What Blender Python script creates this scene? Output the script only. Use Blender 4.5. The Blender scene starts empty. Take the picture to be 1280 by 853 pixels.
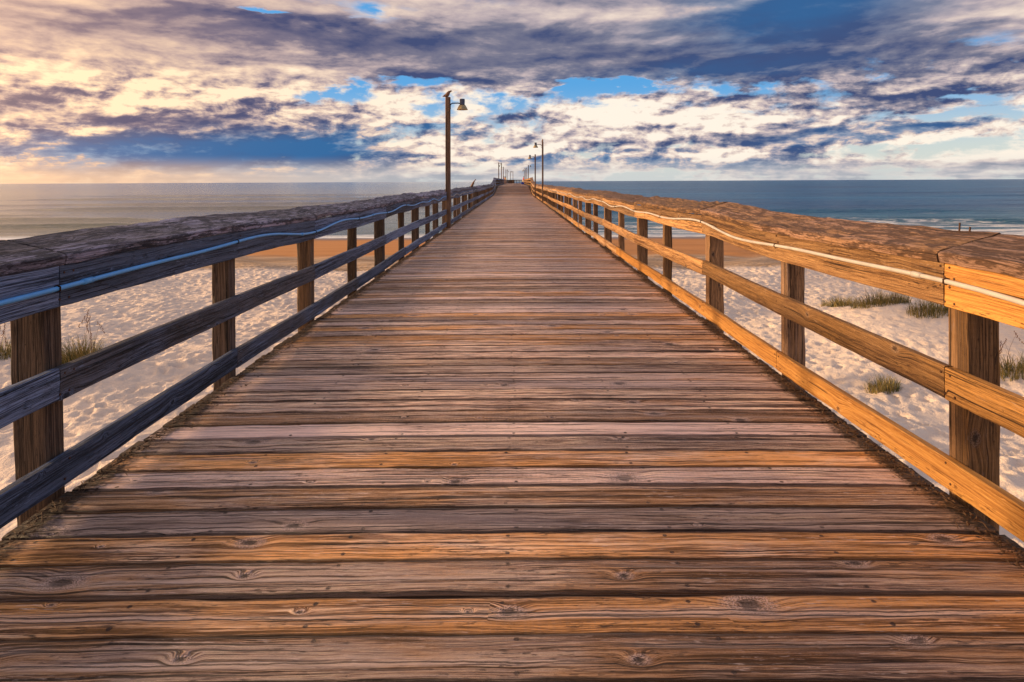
import bpy, math, random
import numpy as np
from math import radians, sin, cos, pi, atan, atan2, sqrt, exp
from mathutils import Vector, Matrix, noise
random.seed(7)
rs = np.random.RandomState(11)
D = bpy.data
C = bpy.context.scene.collection
S = bpy.context.scene

# ------------------------------------------------------------------ camera
EYE = 1.40
cam = D.objects.new('camera', D.cameras.new('camera'))
C.objects.link(cam)
cam.location = (0, 0, EYE)
cam.rotation_euler = (radians(90), radians(0.26), 0)
cam.data.sensor_width = 36
FPX = 790.0
cam.data.lens = FPX / 1280 * 36
cam.data.shift_x = -2 / 1280
cam.data.shift_y = -199.5 / 1280
cam.data.clip_start = 0.05
cam.data.clip_end = 60000
S.camera = cam

# ------------------------------------------------------------------ sun and exposure
SUN_AZ, SUN_EL = radians(-83), radians(9.2)
sl = D.lights.new('sun', 'SUN')
sl.energy = 4.6
sl.angle = radians(3.5)
sl.color = (1.0, 0.66, 0.36)
sun = D.objects.new('sun', sl)
C.objects.link(sun)
sv = Vector((sin(SUN_AZ) * cos(SUN_EL), cos(SUN_AZ) * cos(SUN_EL), sin(SUN_EL)))
sun.rotation_euler = sv.to_track_quat('Z', 'Y').to_euler()
sun.location = (-40, 30, 40)
S.view_settings.view_transform = 'Standard'
S.view_settings.look = 'None'
S.view_settings.exposure = 0.36
S.view_settings.gamma = 1.0
S.view_settings.use_curve_mapping = False
S.cycles.max_bounces = 4
S.cycles.diffuse_bounces = 3
S.cycles.glossy_bounces = 2
S.cycles.caustics_reflective = False
S.cycles.caustics_refractive = False


# ------------------------------------------------------------------ node helper
class G:
    def __init__(s, nt):
        s.nt = nt
        nt.nodes.clear()

    def n(s, kind, ins=None, **props):
        nd = s.nt.nodes.new(kind)
        for k, v in props.items():
            setattr(nd, k, v)
        for k, v in (ins or {}).items():
            s.put(nd.inputs[k], v)
        return nd

    def put(s, sock, v):
        if v is None:
            return
        if isinstance(v, bpy.types.NodeSocket):
            s.nt.links.new(v, sock)
        elif isinstance(v, (tuple, list)) and len(v) == 3 and sock.type == 'RGBA':
            sock.default_value = (*v, 1)
        else:
            sock.default_value = v

    def m(s, op, a, b=None, c=None, clamp=False):
        nd = s.nt.nodes.new('ShaderNodeMath')
        nd.operation = op
        nd.use_clamp = clamp
        for i, v in enumerate((a, b, c)):
            if v is not None:
                s.put(nd.inputs[i], v)
        return nd.outputs[0]

    def add(s, a, b): return s.m('ADD', a, b)
    def sub(s, a, b): return s.m('SUBTRACT', a, b)
    def mul(s, a, b): return s.m('MULTIPLY', a, b)
    def mx(s, a, b): return s.m('MAXIMUM', a, b)

    def ss(s, v, lo, hi, a=0.0, b=1.0):
        nd = s.n('ShaderNodeMapRange', interpolation_type='SMOOTHSTEP')
        s.put(nd.inputs[0], v)
        for i, q in enumerate((lo, hi, a, b)):
            s.put(nd.inputs[1 + i], q)
        return nd.outputs[0]

    def mix(s, f, a, b, mode='MIX'):
        nd = s.nt.nodes.new('ShaderNodeMix')
        nd.data_type = 'RGBA'
        nd.blend_type = mode
        s.put(nd.inputs[0], f)
        s.put(nd.inputs[6], a)
        s.put(nd.inputs[7], b)
        return nd.outputs[2]

    def ramp(s, f, stops, interp='LINEAR'):
        nd = s.nt.nodes.new('ShaderNodeValToRGB')
        cr = nd.color_ramp
        cr.interpolation = interp
        while len(cr.elements) < len(stops):
            cr.elements.new(0.5)
        for e, (p, c) in zip(cr.elements, stops):
            e.position = p
            e.color = (*c, 1) if isinstance(c, (tuple, list)) else (c, c, c, 1)
        s.put(nd.inputs[0], f)
        return nd.outputs[0]

    def xyz(s, x, y=0.0, z=0.0):
        nd = s.nt.nodes.new('ShaderNodeCombineXYZ')
        for i, v in enumerate((x, y, z)):
            s.put(nd.inputs[i], v)
        return nd.outputs[0]

    def sep(s, v):
        nd = s.nt.nodes.new('ShaderNodeSeparateXYZ')
        s.put(nd.inputs[0], v)
        return nd.outputs

    def noise(s, vec, scale=1.0, detail=3.0, rough=0.55, dist=0.0, dim='3D'):
        nd = s.nt.nodes.new('ShaderNodeTexNoise')
        nd.noise_dimensions = dim
        s.put(nd.inputs['Vector'], vec)
        nd.inputs['Scale'].default_value = scale
        nd.inputs['Detail'].default_value = detail
        nd.inputs['Roughness'].default_value = rough
        nd.inputs['Distortion'].default_value = dist
        return nd.outputs[0]

    def bump(s, h, dist, strength=1.0, normal=None):
        nd = s.n('ShaderNodeBump', {'Height': h, 'Distance': dist, 'Strength': strength})
        if normal is not None:
            s.put(nd.inputs['Normal'], normal)
        return nd.outputs[0]


def new_mat(name):
    m = D.materials.new(name)
    m.use_nodes = True
    return m, G(m.node_tree)


def finish(g, col, rough=0.7, nrm=None, **kw):
    b = g.n('ShaderNodeBsdfPrincipled')
    g.put(b.inputs['Base Color'], col)
    g.put(b.inputs['Roughness'], rough)
    if nrm is not None:
        g.put(b.inputs['Normal'], nrm)
    for k, v in kw.items():
        g.put(b.inputs[k.replace('_', ' ')], v)
    o = g.n('ShaderNodeOutputMaterial')
    g.nt.links.new(b.outputs[0], o.inputs[0])


# ------------------------------------------------------------------ world: sky with clouds
def build_world():
    w = D.worlds.new('World')
    S.world = w
    w.use_nodes = True
    g = G(w.node_tree)
    sky = g.n('ShaderNodeTexSky', sky_type='NISHITA', sun_disc=False,
              sun_elevation=SUN_EL, sun_rotation=SUN_AZ % (2 * pi))
    d = g.n('ShaderNodeTexCoord').outputs['Generated']
    x, y, z = g.sep(d)
    DEG = 180 / pi
    az = g.mul(g.m('ARCTAN2', x, y), DEG)
    el = g.mul(g.m('ARCSINE', z), DEG)
    # ragged offsets
    zz = g.m('ADD', g.mx(z, 0.0), 0.05)
    plane = g.xyz(g.m('DIVIDE', x, zz), g.m('DIVIDE', y, zz), 0.0)     # clouds seen as a high flat layer
    puffv = g.xyz(x, y, g.mul(z, 3.6))
    nA = g.noise(plane, 0.40, 5, 0.5, 0.3)
    nB = g.noise(puffv, 6.5, 7, 0.56, 0.15)
    nBs = g.noise(g.n('ShaderNodeVectorMath', {0: puffv, 1: (-0.010, 0.0, 0.030)}, operation='ADD').outputs[0], 6.5, 7, 0.56, 0.15)
    nC = g.noise(g.xyz(x, y, g.mul(z, 5.0)), 3.0, 4, 0.5, 0.3)
    nD = g.noise(puffv, 26.0, 4, 0.6, 0.1)
    nE = g.noise(g.xyz(g.mul(x, 2.2), g.mul(y, 2.2), g.mul(z, 30.0)), 1.0, 4, 0.5, 0.4)
    azd = g.add(az, g.add(g.mul(g.sub(nC, 0.5), 11.0), g.mul(g.sub(nD, 0.5), 3.0)))
    eld = g.add(el, g.add(g.mul(g.sub(nB, 0.5), 4.0), g.mul(g.sub(nD, 0.5), 1.6)))

    def blob(px, py, rx, ry, amp, rot=0.0):
        a0 = atan((px - 642) / FPX)
        ca = cos(a0)
        e0 = atan((227 - py) / FPX * ca) * DEG
        a0 *= DEG
        ra = rx / FPX * DEG * ca * ca
        re = ry / FPX * DEG * ca
        u = g.m('DIVIDE', g.sub(azd, a0), ra)
        v = g.m('DIVIDE', g.sub(g.sub(eld, e0), g.mul(g.sub(azd, a0), rot)), re)
        q = g.add(g.mul(u, u), g.mul(v, v))
        return g.mul(g.m('POWER', 2.718, g.mul(q, -1.0)), amp)

    def total(base, lst):
        for b in lst:
            base = g.add(base, blob(*b))
        return base

    # coverage (0 open sky, 1 cloud)
    cov = g.add(g.mul(nA, 0.55), g.mul(nB, 0.75))
    cov = g.add(cov, 0.10)
    cov = total(cov, [(400, 112, 75, 12, -.42), (520, 100, 60, 11, -.42), (740, 112, 95, 11, -.46), (650, 130, 50, 12, -.25), (330, 14, 34, 6, -.55),
                      (1225, 122, 50, 8, -.3), (1180, 150, 80, 8, -.2), (460, 22, 40, 8, -.2), (930, 118, 50, 8, -.2),
                      (900, 60, 420, 50, .3), (220, 194, 240, 26, .40), (60, 140, 190, 26, .35), (120, 90, 160, 20, .3), (800, 205, 160, 12, .25), (1120, 172, 160, 10, .3), (250, 50, 260, 45, .35), (250, 110, 250, 30, .12), (800, 155, 110, 18, .25), (480, 140, 90, 14, .2)])
    cov = g.add(cov, g.mul(g.sub(nE, 0.5), 0.35))
    rc = g.noise(g.xyz(x, y, g.mul(z, 1.9)), 20.0, 6, 0.6, 0.2)
    cov = g.add(cov, g.mul(g.mul(g.sub(rc, 0.5), g.ss(el, 12.0, 8.0)), 0.9))
    cover = g.ss(cov, 0.55, 0.78)
    # darkness of the cloud
    k = g.add(g.mul(nA, 0.55), g.mul(nC, 0.55))
    k = g.sub(k, 0.20)
    k = g.add(k, g.mul(g.sub(nE, 0.5), g.ss(el, 14.0, 7.0, 0.15, 0.75)))
    k = g.sub(k, g.mul(g.mul(g.ss(el, 8.5, 6.0), g.ss(el, 0.5, 1.5)), g.mul(g.ss(g.m('ABSOLUTE', g.sub(az, 2.0)), 24.0, 8.0), 0.10)))
    k = total(k, [(330, 38, 160, 20, .42), (450, 52, 60, 16, .22), (60, 25, 190, 22, .16), (600, 40, 130, 45, .14), (540, 45, 30, 20, .2), (1010, 12, 150, 34, .50),
                  (760, 60, 150, 26, .20), (880, 82, 240, 26, .42), (1120, 75, 220, 40, .26), (1000, 130, 220, 9, .22), (560, 95, 80, 8, .25),
                  (120, 145, 260, 9, .20), (60, 185, 130, 12, .10), (240, 196, 190, 22, .50), (400, 184, 80, 20, .62), (545, 163, 60, 8, .30), (640, 198, 50, 6, .20),
                  (840, 168, 120, 8, .16), (1100, 168, 160, 9, .26), (740, 200, 120, 12, .12), (360, 128, 90, 7, .12), (840, 205, 110, 14, .10),
                  (700, 15, 60, 14, -.10), (120, 70, 140, 12, -.16), (200, 100, 170, 14, -.16), (470, 120, 140, 16, -.22), (790, 145, 130, 18, -.30),
                  (910, 200, 60, 14, -.20), (1080, 185, 150, 8, -.15), (60, 160, 150, 3, -.25), (1150, 112, 120, 6, -.15), (1230, 20, 60, 12, -.2)])
    relief = g.mul(g.sub(nBs, nB), g.ss(el, 12.0, 7.0, 1.0, 3.2))                                  # puffs lit from the upper left
    # rounder heaps low over the sea, lit from the left
    rv = g.xyz(x, y, g.mul(z, 1.9))
    nF = g.noise(rv, 24.0, 6, 0.58, 0.3)
    nFs = g.noise(g.n('ShaderNodeVectorMath', {0: rv, 1: (-0.007, 0.0, 0.010)}, operation='ADD').outputs[0], 24.0, 6, 0.58, 0.3)
    lowm = g.mul(g.ss(el, 10.5, 7.0), g.ss(el, 0.6, 2.0))
    relief = g.add(relief, g.mul(g.mul(g.sub(nFs, nF), lowm), g.ss(k, 0.75, 0.35, 0.6, 1.75)))
    k2 = g.add(g.add(k, relief), g.mul(g.sub(nD, 0.5), g.ss(el, 13.0, 6.0, 0.08, 0.34)))
    k2 = g.sub(k2, g.mul(g.ss(cover, 0.95, 0.5), 0.12))                  # thin edges glow
    k2 = g.add(g.mul(g.sub(k2, 0.40), 1.18), 0.40)
    cloud_r = g.ramp(k2, [(0.0, (0.84, 0.75, 0.64)), (0.20, (0.68, 0.56, 0.49)), (0.40, (0.42, 0.35, 0.37)), (0.60, (0.165, 0.165, 0.230)), (0.86, (0.045, 0.066, 0.160))])
    cloud_l = g.ramp(k2, [(0.0, (0.94, 0.70, 0.44)), (0.20, (0.72, 0.50, 0.35)), (0.40, (0.44, 0.31, 0.28)), (0.60, (0.16, 0.125, 0.18)), (0.84, (0.060, 0.065, 0.14))])
    warm = g.ss(az, 4.0, -40.0)
    cloud = g.mix(warm, cloud_r, cloud_l)
    # steel blue distant banks
    steel = total(0.0, [(60, 192, 160, 14, .3), (230, 195, 200, 24, .9), (400, 182, 90, 20, .9), (545, 163, 70, 10, .8), (640, 200, 70, 8, .6), (1010, 12, 170, 34, .75),
                        (860, 205, 160, 16, .5), (1120, 170, 180, 14, .6), (740, 205, 60, 12, .4), (880, 90, 160, 14, .35)])
    steel = g.mul(g.m('MINIMUM', steel, 1.0), g.ss(k2, 0.30, 0.50))
    cloud = g.mix(steel, cloud, g.mix(g.ss(k2, 0.4, 0.95), (0.17, 0.28, 0.43), (0.028, 0.120, 0.29)))
    # open sky
    gap = g.mix(g.ss(el, 1.0, 9.0), (0.62, 0.68, 0.66), (0.05, 0.33, 0.74))
    nish = g.mix(1.0, sky.outputs[0], (0.10, 0.10, 0.10), 'MULTIPLY')
    gap = g.mix(0.25, gap, nish)
    front = g.mix(cover, gap, cloud)
    # haze low on the horizon
    hz = g.mix(g.ss(az, -5.0, -38.0), (0.50, 0.52, 0.53), (0.78, 0.50, 0.31))
    front = g.mix(g.mul(g.ss(el, 2.4, 0.1), g.ss(az, -2.0, -20.0, 0.6, 0.8)), front, hz)
    # overhead and behind the camera: unseen cloud, brightened to light the deck and sea
    up = g.ss(el, 17.0, 32.0)
    side = g.ss(g.m('ABSOLUTE', g.add(az, 75.0)), 110.0, 55.0)
    upc = g.mix(side, (0.25, 0.33, 0.56), (1.00, 0.74, 0.56))
    col = g.mix(g.mul(up, 0.75), front, g.mix(g.mul(cover, 0.8), nish, upc))
    # glow of the low sun through thin cloud, left of the picture
    sd = g.n('ShaderNodeVectorMath', {0: d, 1: tuple(sv)}, operation='DOT_PRODUCT').outputs['Value']
    ang = g.mul(g.m('ARCCOSINE', g.m('MINIMUM', sd, 1.0)), DEG)
    glow = g.m('POWER', 2.718, g.mul(g.m('POWER', g.m('DIVIDE', ang, 27.0), 2.0), -1.0))
    col = g.mix(1.0, col, g.mix(glow, (0, 0, 0), (2.6, 1.45, 0.62)), 'ADD')
    col = g.mix(g.ss(el, -0.3, -2.0), col, (0.10, 0.10, 0.11))
    col10 = g.mix(1.0, col, (9.5, 9.5, 9.5), 'MULTIPLY')
    nd = [q for q in g.nt.nodes if q.bl_idname == 'ShaderNodeMix' and q.outputs[2] == col10]
    bg = g.n('ShaderNodeBackground', {'Color': col10, 'Strength': 0.1})
    o = g.n('ShaderNodeOutputWorld')
    g.nt.links.new(bg.outputs[0], o.inputs[0])
    w.cycles.sampling_method = 'MANUAL'
    w.cycles.sample_map_resolution = 512


build_world()


# ------------------------------------------------------------------ object helpers
def mesh_obj(name, verts, faces, mat=None, parent=None, smooth=False, attr=None, mats=None, mat_idx=None):
    me = D.meshes.new(name)
    if isinstance(verts, np.ndarray):
        verts = verts.tolist()
    if isinstance(faces, np.ndarray):
        faces = faces.tolist()
    me.from_pydata(verts, [], faces)
    if attr is not None:
        a = me.attributes.new('bc', 'FLOAT_VECTOR', 'POINT')
        a.data.foreach_set('vector', np.asarray(attr, dtype=np.float32).ravel())
    for m in (mats or ([mat] if mat else [])):
        me.materials.append(m)
    if mat_idx is not None:
        me.polygons.foreach_set('material_index', mat_idx)
    if smooth:
        me.polygons.foreach_set('use_smooth', [True] * len(me.polygons))
    me.update()
    o = D.objects.new(name, me)
    C.objects.link(o)
    if parent is not None:
        o.parent = parent
        o.matrix_parent_inverse = Matrix.Translation(-Vector(parent.location)) if parent.rotation_euler.z == 0 else parent.matrix_basis.inverted()
    return o


def tag(o, label=None, cat=None, group=None, kind=None):
    if label: o['label'] = label
    if cat: o['category'] = cat
    if group: o['group'] = group
    if kind: o['kind'] = kind
    return o


def empty(name, loc=(0, 0, 0), **kw):
    o = D.objects.new(name, None)
    o.empty_display_size = 0.1
    C.objects.link(o)
    o.location = loc
    return tag(o, **kw)


def copy_tree(o, parent=None):
    c = o.copy()
    C.objects.link(c)
    if parent is not None:
        c.parent = parent
        c.matrix_parent_inverse = o.matrix_parent_inverse.copy()
    for ch in list(o.children):
        copy_tree(ch, c)
    return c


class MB:
    """collects geometry for one mesh"""
    def __init__(s):
        s.v, s.f, s.a, s.mi = [], [], [], []

    def addv(s, vs, fs, at=None, mi=0):
        b = len(s.v)
        s.v.extend([tuple(map(float, p)) for p in vs])
        s.f.extend([tuple(b + i for i in f) for f in fs])
        s.a.extend(at if at is not None else [(0, 0, 0)] * len(vs))
        s.mi.extend([mi] * len(fs))

    def box(s, c, size, mi=0, rz=0.0):
        hx, hy, hz = size[0] / 2, size[1] / 2, size[2] / 2
        vs = []
        for sx, sy, sz in ((-1, -1, -1), (1, -1, -1), (1, 1, -1), (-1, 1, -1), (-1, -1, 1), (1, -1, 1), (1, 1, 1), (-1, 1, 1)):
            X, Y = sx * hx, sy * hy
            vs.append((c[0] + X * cos(rz) - Y * sin(rz), c[1] + X * sin(rz) + Y * cos(rz), c[2] + sz * hz))
        s.addv(vs, [(0, 3, 2, 1), (4, 5, 6, 7), (0, 1, 5, 4), (1, 2, 6, 5), (2, 3, 7, 6), (3, 0, 4, 7)], mi=mi)

    def loft(s, rings, closed=True, mi=0):
        """rings: list of lists of points (same count)"""
        n = len(rings[0])
        vs = [p for r in rings for p in r]
        fs = []
        for i in range(len(rings) - 1):
            for j in range(n):
                k = (j + 1) % n
                fs.append((i * n + j, i * n + k, (i + 1) * n + k, (i + 1) * n + j))
        if closed:
            fs.append(tuple(reversed(range(n))))
            fs.append(tuple((len(rings) - 1) * n + j for j in range(n)))
        s.addv(vs, fs, mi=mi)

    def tube(s, pts, rad, n=10, mi=0, closed=True):
        pts = [Vector(p) for p in pts]
        rads = rad if isinstance(rad, (list, tuple)) else [rad] * len(pts)
        rings = []
        for i, p in enumerate(pts):
            t = (pts[min(i + 1, len(pts) - 1)] - pts[max(i - 1, 0)]).normalized()
            up = Vector((0, 0, 1)) if abs(t.z) < 0.95 else Vector((0, 1, 0))
            a = t.cross(up).normalized()
            b = a.cross(t).normalized()
            r = rads[i]
            ra, rb = r if isinstance(r, tuple) else (r, r)
            rings.append([p + a * (ra * cos(2 * pi * j / n)) + b * (rb * sin(2 * pi * j / n)) for j in range(n)])
        s.loft(rings, closed, mi)

    def lathe(s, c, prof, n=20, mi=0):
        rings = [[(c[0] + r * cos(2 * pi * j / n), c[1] + r * sin(2 * pi * j / n), c[2] + h) for j in range(n)] for r, h in prof]
        s.loft(rings, True, mi)

    def build(s, name, mat=None, parent=None, smooth=False, mats=None):
        return mesh_obj(name, s.v, s.f, mat, parent, smooth, s.a, mats, s.mi if mats else None)


def fbm(x, y=0.0, z=0.0, o=3):
    return noise.fractal(Vector((x, y, z)), 0.9, 2.0, o)


def lumber(mb, p0, p1, wv, tv, seg, rnd, rough=0.0, cup=0.0, erode=0.0, warp=0.0, wn=4, tn=1, uofs=0.0, ch=0.006, sag=None):
    """a sawn board from p0 to p1; wv, tv = half width and half thickness vectors; worn edges, waviness"""
    p0, p1, wv, tv = map(Vector, (p0, p1, wv, tv))
    L = (p1 - p0).length
    W, T = wv.length, tv.length
    wu, tu = wv / W, tv / T
    prof = []
    for i in range(wn + 1):
        prof.append((-W + 2 * W * i / wn, T, 1 if 0 < i < wn else 2))
    for i in range(1, tn + 1):
        prof.append((W, T - 2 * T * i / (tn + 1), 3))
    prof += [(W, -T, 2), (-W, -T, 2)]
    for i in range(1, tn + 1):
        prof.append((-W, -T + 2 * T * i / (tn + 1), 3))
    # chamfered corners
    pts = []
    for (a, b, c) in prof:
        if c == 2:
            sa, sb = (1 if a > 0 else -1), (1 if b > 0 else -1)
            first, second = ((a - sa * ch, b), (a, b - sb * ch))
            order = (first, second) if (sa * sb > 0) else (second, first)
            pts += [(q[0], q[1], 2) for q in order]
        else:
            pts.append((a, b, c))
    per, acc, last = [], 0.0, pts[0]
    for q in pts:
        acc += sqrt((q[0] - last[0]) ** 2 + (q[1] - last[1]) ** 2)
        per.append(acc)
        last = q
    n = len(pts)
    sd = rnd * 173.0
    w1, w2 = random.uniform(-1, 1), random.uniform(-1, 1)
    vs, at = [], []
    for i in range(seg + 1):
        t = i / seg
        u = t * L
        c = p0.lerp(p1, t)
        if sag is not None:
            c = c + sag(t)
        c = c + tu * (warp * w1 * 4 * t * (1 - t)) + wu * (warp * w2 * 4 * t * (1 - t))
        for j, (a, b, kk) in enumerate(pts):
            A, B = a, b
            if cup and b > 0:
                B -= cup * (1 - (a / W) ** 2)
            if erode and b > 0 and kk == 2:
                e = max(0.0, noise.noise(Vector((u * 3.1 + sd, a * 7, sd))) + 0.15) * erode
                A -= (1 if a > 0 else -1) * e
                B -= e * 0.6
            if rough:
                B += rough * fbm(u * 5 + sd, a * 26 + sd, b * 9) * (1.0 if b > 0 else 0.3)
                A += rough * 0.5 * fbm(u * 5 - sd, b * 22, a * 3 + sd)
            vs.append(c + wu * A + tu * B)
            at.append((u + uofs, per[j], rnd))
    fs = []
    for i in range(seg):
        for j in range(n):
            k = (j + 1) % n
            fs.append((i * n + j, (i + 1) * n + j, (i + 1) * n + k, i * n + k))
    fs.append(tuple(range(n)))
    fs.append(tuple(seg * n + j for j in reversed(range(n))))
    mb.addv(vs, fs, at)


# ------------------------------------------------------------------ materials
def wood(name, dark, mid, light, accent, grey, accent_amt=0.5, grey_amt=0.5, crack=0.5, nails=False, dirt=False, bumpd=0.004, rough=0.75, contrast=1.0, knots=1.0, crust=0.0):
    m, g = new_mat(name)
    at = g.n('ShaderNodeAttribute', attribute_name='bc').outputs['Vector']
    u, v, r = g.sep(at)
    up = g.add(u, g.mul(r, 31.7))
    vp = g.add(v, g.mul(r, 7.3))
    # knots
    vor = g.n('ShaderNodeTexVoronoi', {'Vector': g.xyz(g.mul(up, 2.2), g.mul(vp, 3.4)), 'Scale': 1.0}, voronoi_dimensions='2D')
    kv, kv2, kv3 = g.sep(vor.outputs['Color'])
    kd = g.m('MULTIPLY', vor.outputs['Distance'], g.add(0.22, g.add(g.mul(g.m('POWER', kv, 1.5), 1.2), g.mul(g.m('LESS_THAN', kv2, 0.60), 6.0))))
    bend = g.mul(g.ss(kd, 0.10, 0.0), 0.022 * knots)
    wav = g.mul(g.sub(g.noise(g.xyz(g.mul(up, 0.9), g.mul(vp, 2.5), r), 1.0, 2), 0.5), 0.055)
    gg = g.add(g.add(vp, bend), wav)
    s1 = g.noise(g.xyz(g.mul(up, 0.55), g.mul(gg, 50.0), r), 1.0, 6, 0.75)
    s2 = g.noise(g.xyz(g.mul(up, 4.0), g.mul(gg, 240.0), r), 1.0, 5, 0.75)
    s3 = g.noise(g.xyz(g.mul(up, 0.8), g.mul(gg, 14.0), r), 1.0, 3, 0.6)
    bl = g.noise(g.xyz(g.mul(up, 1.3), g.mul(vp, 4.0), g.mul(r, 9.0)), 1.0, 4, 0.6)
    ring = g.m('SINE', g.mul(kd, 900.0))
    kmask = g.mul(g.ss(kd, 0.045 * knots, 0.012), 1.0)
    f = g.add(g.mul(s1, 0.75), g.mul(s3, 0.30))
    f = g.add(f, g.mul(g.sub(s2, 0.5), 1.1))
    f = g.add(f, g.mul(g.mul(ring, kmask), 0.05))
    f = g.add(g.mul(g.sub(f, 0.52), 1.5 * contrast), 0.5)
    col = g.ramp(f, [(0.16, dark), (0.40, mid), (0.66, light), (0.95, tuple(min(1, c * 1.35) for c in light))])
    rn = g.n('ShaderNodeTexWhiteNoise', {'W': g.mul(r, 91.3)}, noise_dimensions='1D')
    h1, h2, h3 = g.sep(rn.outputs['Color'])
    acc = g.ss(g.add(g.mul(bl, 0.9), g.mul(g.sub(h1, 0.5), 0.7)), 0.62 - 0.3 * accent_amt, 0.90 - 0.3 * accent_amt)
    col = g.mix(g.mul(acc, 0.85), col, g.mix(g.ss(f, 0.15, 0.75), tuple(c * 0.30 for c in accent), accent))
    gr = g.mul(g.ss(g.add(g.add(s1, g.mul(g.sub(h2, 0.5), 0.35)), g.mul(g.sub(bl, 0.5), 0.6)), 0.70 - 0.3 * grey_amt, 0.90 - 0.3 * grey_amt), 0.75)
    gr = g.mul(gr, g.ss(acc, 0.9, 0.2))
    col = g.mix(gr, col, g.mix(s2, tuple(c * 0.65 for c in grey), tuple(c * 1.25 for c in grey)))
    col = g.mix(1.0, col, g.ramp(h3, [(0.0, 0.45), (0.5, 0.98), (1.0, 1.40)]), 'MULTIPLY')
    # splits along the grain
    c1 = g.noise(g.xyz(g.mul(up, 0.6), g.mul(gg, 70.0), g.add(r, 5.0)), 1.0, 4, 0.6)
    cr = g.mul(g.ss(c1, 0.40, 0.33), g.ss(g.noise(g.xyz(g.mul(up, 1.7), g.mul(vp, 9.0), g.add(r, 9.0)), 1.0, 2), 0.60 - 0.3 * crack, 0.68 - 0.3 * crack))
    col = g.mix(g.mul(cr, 0.85), col, tuple(c * 0.25 for c in dark))
    # pits and torn fibres
    pf = g.noise(g.xyz(g.mul(up, 16.0), g.mul(vp, 120.0), g.add(r, 2.0)), 1.0, 4, 0.7)
    pz = g.noise(g.xyz(g.mul(up, 1.6), g.mul(vp, 12.0), g.add(r, 4.0)), 1.0, 3, 0.6)
    pit = g.mul(g.ss(pf, 0.43, 0.36), g.ss(pz, 0.50, 0.62))
    col = g.mix(g.mul(pit, 0.85), col, dark)
    pale = g.mul(g.ss(pf, 0.56, 0.66), g.ss(pz, 0.50, 0.38))
    col = g.mix(g.mul(pale, 0.5), col, tuple(min(1, c * 1.4) for c in grey))
    # knot hearts, ragged and dark
    kr = g.add(kd, g.mul(g.sub(g.noise(g.xyz(g.mul(up, 60.0), g.mul(vp, 120.0), r), 1.0, 3), 0.5), 0.028))
    kn = g.ss(kr, 0.016 * knots, 0.007 * knots)
    kgrey = g.ss(kr, 0.034 * knots, 0.018 * knots)
    kf = g.noise(g.xyz(g.mul(up, 190.0), g.mul(vp, 300.0), r), 1.0, 2)
    col = g.mix(g.mul(kgrey, 0.55), col, g.mix(g.ss(kf, .4, .6), dark, tuple(min(1, c * 1.3) for c in grey)))
    col = g.mix(g.mul(kn, 0.8), col, tuple(c * 0.5 for c in dark))
    h = g.add(g.mul(s1, 1.0), g.mul(s2, 0.7))
    h = g.add(h, g.mul(s3, 0.5))
    h = g.sub(h, g.mul(cr, 1.1))
    h = g.sub(h, g.mul(pit, 0.8))
    h = g.sub(h, g.mul(kn, 0.7))
    h = g.add(h, g.mul(kgrey, g.mul(kf, 0.6)))
    if nails:
        # nail heads in lines over the joists, two to a board
        uu = g.add(u, g.mul(g.sub(h1, 0.5), 0.03))
        du = g.m('ABSOLUTE', g.sub(g.m('MODULO', g.add(uu, 0.13), 0.62), 0.31))
        dv = g.m('ABSOLUTE', g.sub(g.m('ABSOLUTE', g.sub(v, 0.092)), g.add(0.052, g.mul(h2, 0.02))))
        rr = g.m('SQRT', g.add(g.mul(du, du), g.mul(g.mul(dv, dv), 1.0)))
        pres = g.ss(g.n('ShaderNodeTexWhiteNoise', {'Vector': g.xyz(g.m('FLOOR', g.m('DIVIDE', uu, 0.62)), r, g.m('SIGN', g.sub(v, 0.092)))}).outputs[0], 0.12, 0.13)
        nh = g.mul(g.ss(g.add(rr, g.mul(g.sub(s2, 0.5), 0.008)), 0.0100, 0.0060), pres)
        col = g.mix(g.mul(nh, 0.9), col, (0.022, 0.010, 0.010))
        h = g.sub(h, g.mul(nh, 1.2))
    if dirt:
        # grime along the board arrises, painted dark to deepen the shade of the gaps
        ev = g.m('ABSOLUTE', g.sub(v, 0.0875))
        gm = g.mul(g.ss(g.add(ev, g.mul(g.sub(s1, 0.5), 0.03)), 0.077, 0.087), 0.75)
        col = g.mix(gm, col, (0.016, 0.008, 0.006))
        # long checks that split single boards lengthwise, and pale dry strips beside them
        wob = g.mul(g.sub(g.noise(g.xyz(g.mul(up, 1.2), r, 0.0), 1.0, 5, 0.7), 0.5), 0.05)
        for (c0, hh, sd_) in ((0.055, h1, 21.0), (0.120, h2, 33.0)):
            dd = g.m('ABSOLUTE', g.sub(g.add(v, wob), g.add(c0, g.mul(g.sub(hh, 0.5), 0.05))))
            on = g.ss(g.noise(g.xyz(g.mul(up, 0.55), g.add(r, sd_), 0.0), 1.0, 3, 0.6), 0.47, 0.53)
            ck = g.mul(g.ss(g.add(dd, g.mul(g.sub(s2, 0.5), 0.006)), 0.0042, 0.0012), on)
            ps = g.mul(g.mul(g.ss(dd, 0.030, 0.006), g.ss(s1, 0.40, 0.60)), on)
            col = g.mix(g.mul(ps, 0.50), col, (0.80, 0.60, 0.52))
            col = g.mix(g.mul(ck, 0.9), col, (0.014, 0.007, 0.006))
            h = g.sub(h, g.mul(ck, 1.6))
        st = g.noise(g.xyz(g.mul(up, 1.0), g.mul(vp, 16.0), g.add(r, 11.0)), 1.0, 5, 0.7)
        col = g.mix(g.mul(g.ss(st, 0.56, 0.68), 0.6), col, g.mix(1.0, col, (0.22, 0.15, 0.13), 'MULTIPLY'))
        # dark litter and damp soil caught along both edges of the walkway
        pos = g.n('ShaderNodeNewGeometry').outputs['Position']
        px, py, pz = g.sep(pos)
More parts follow.
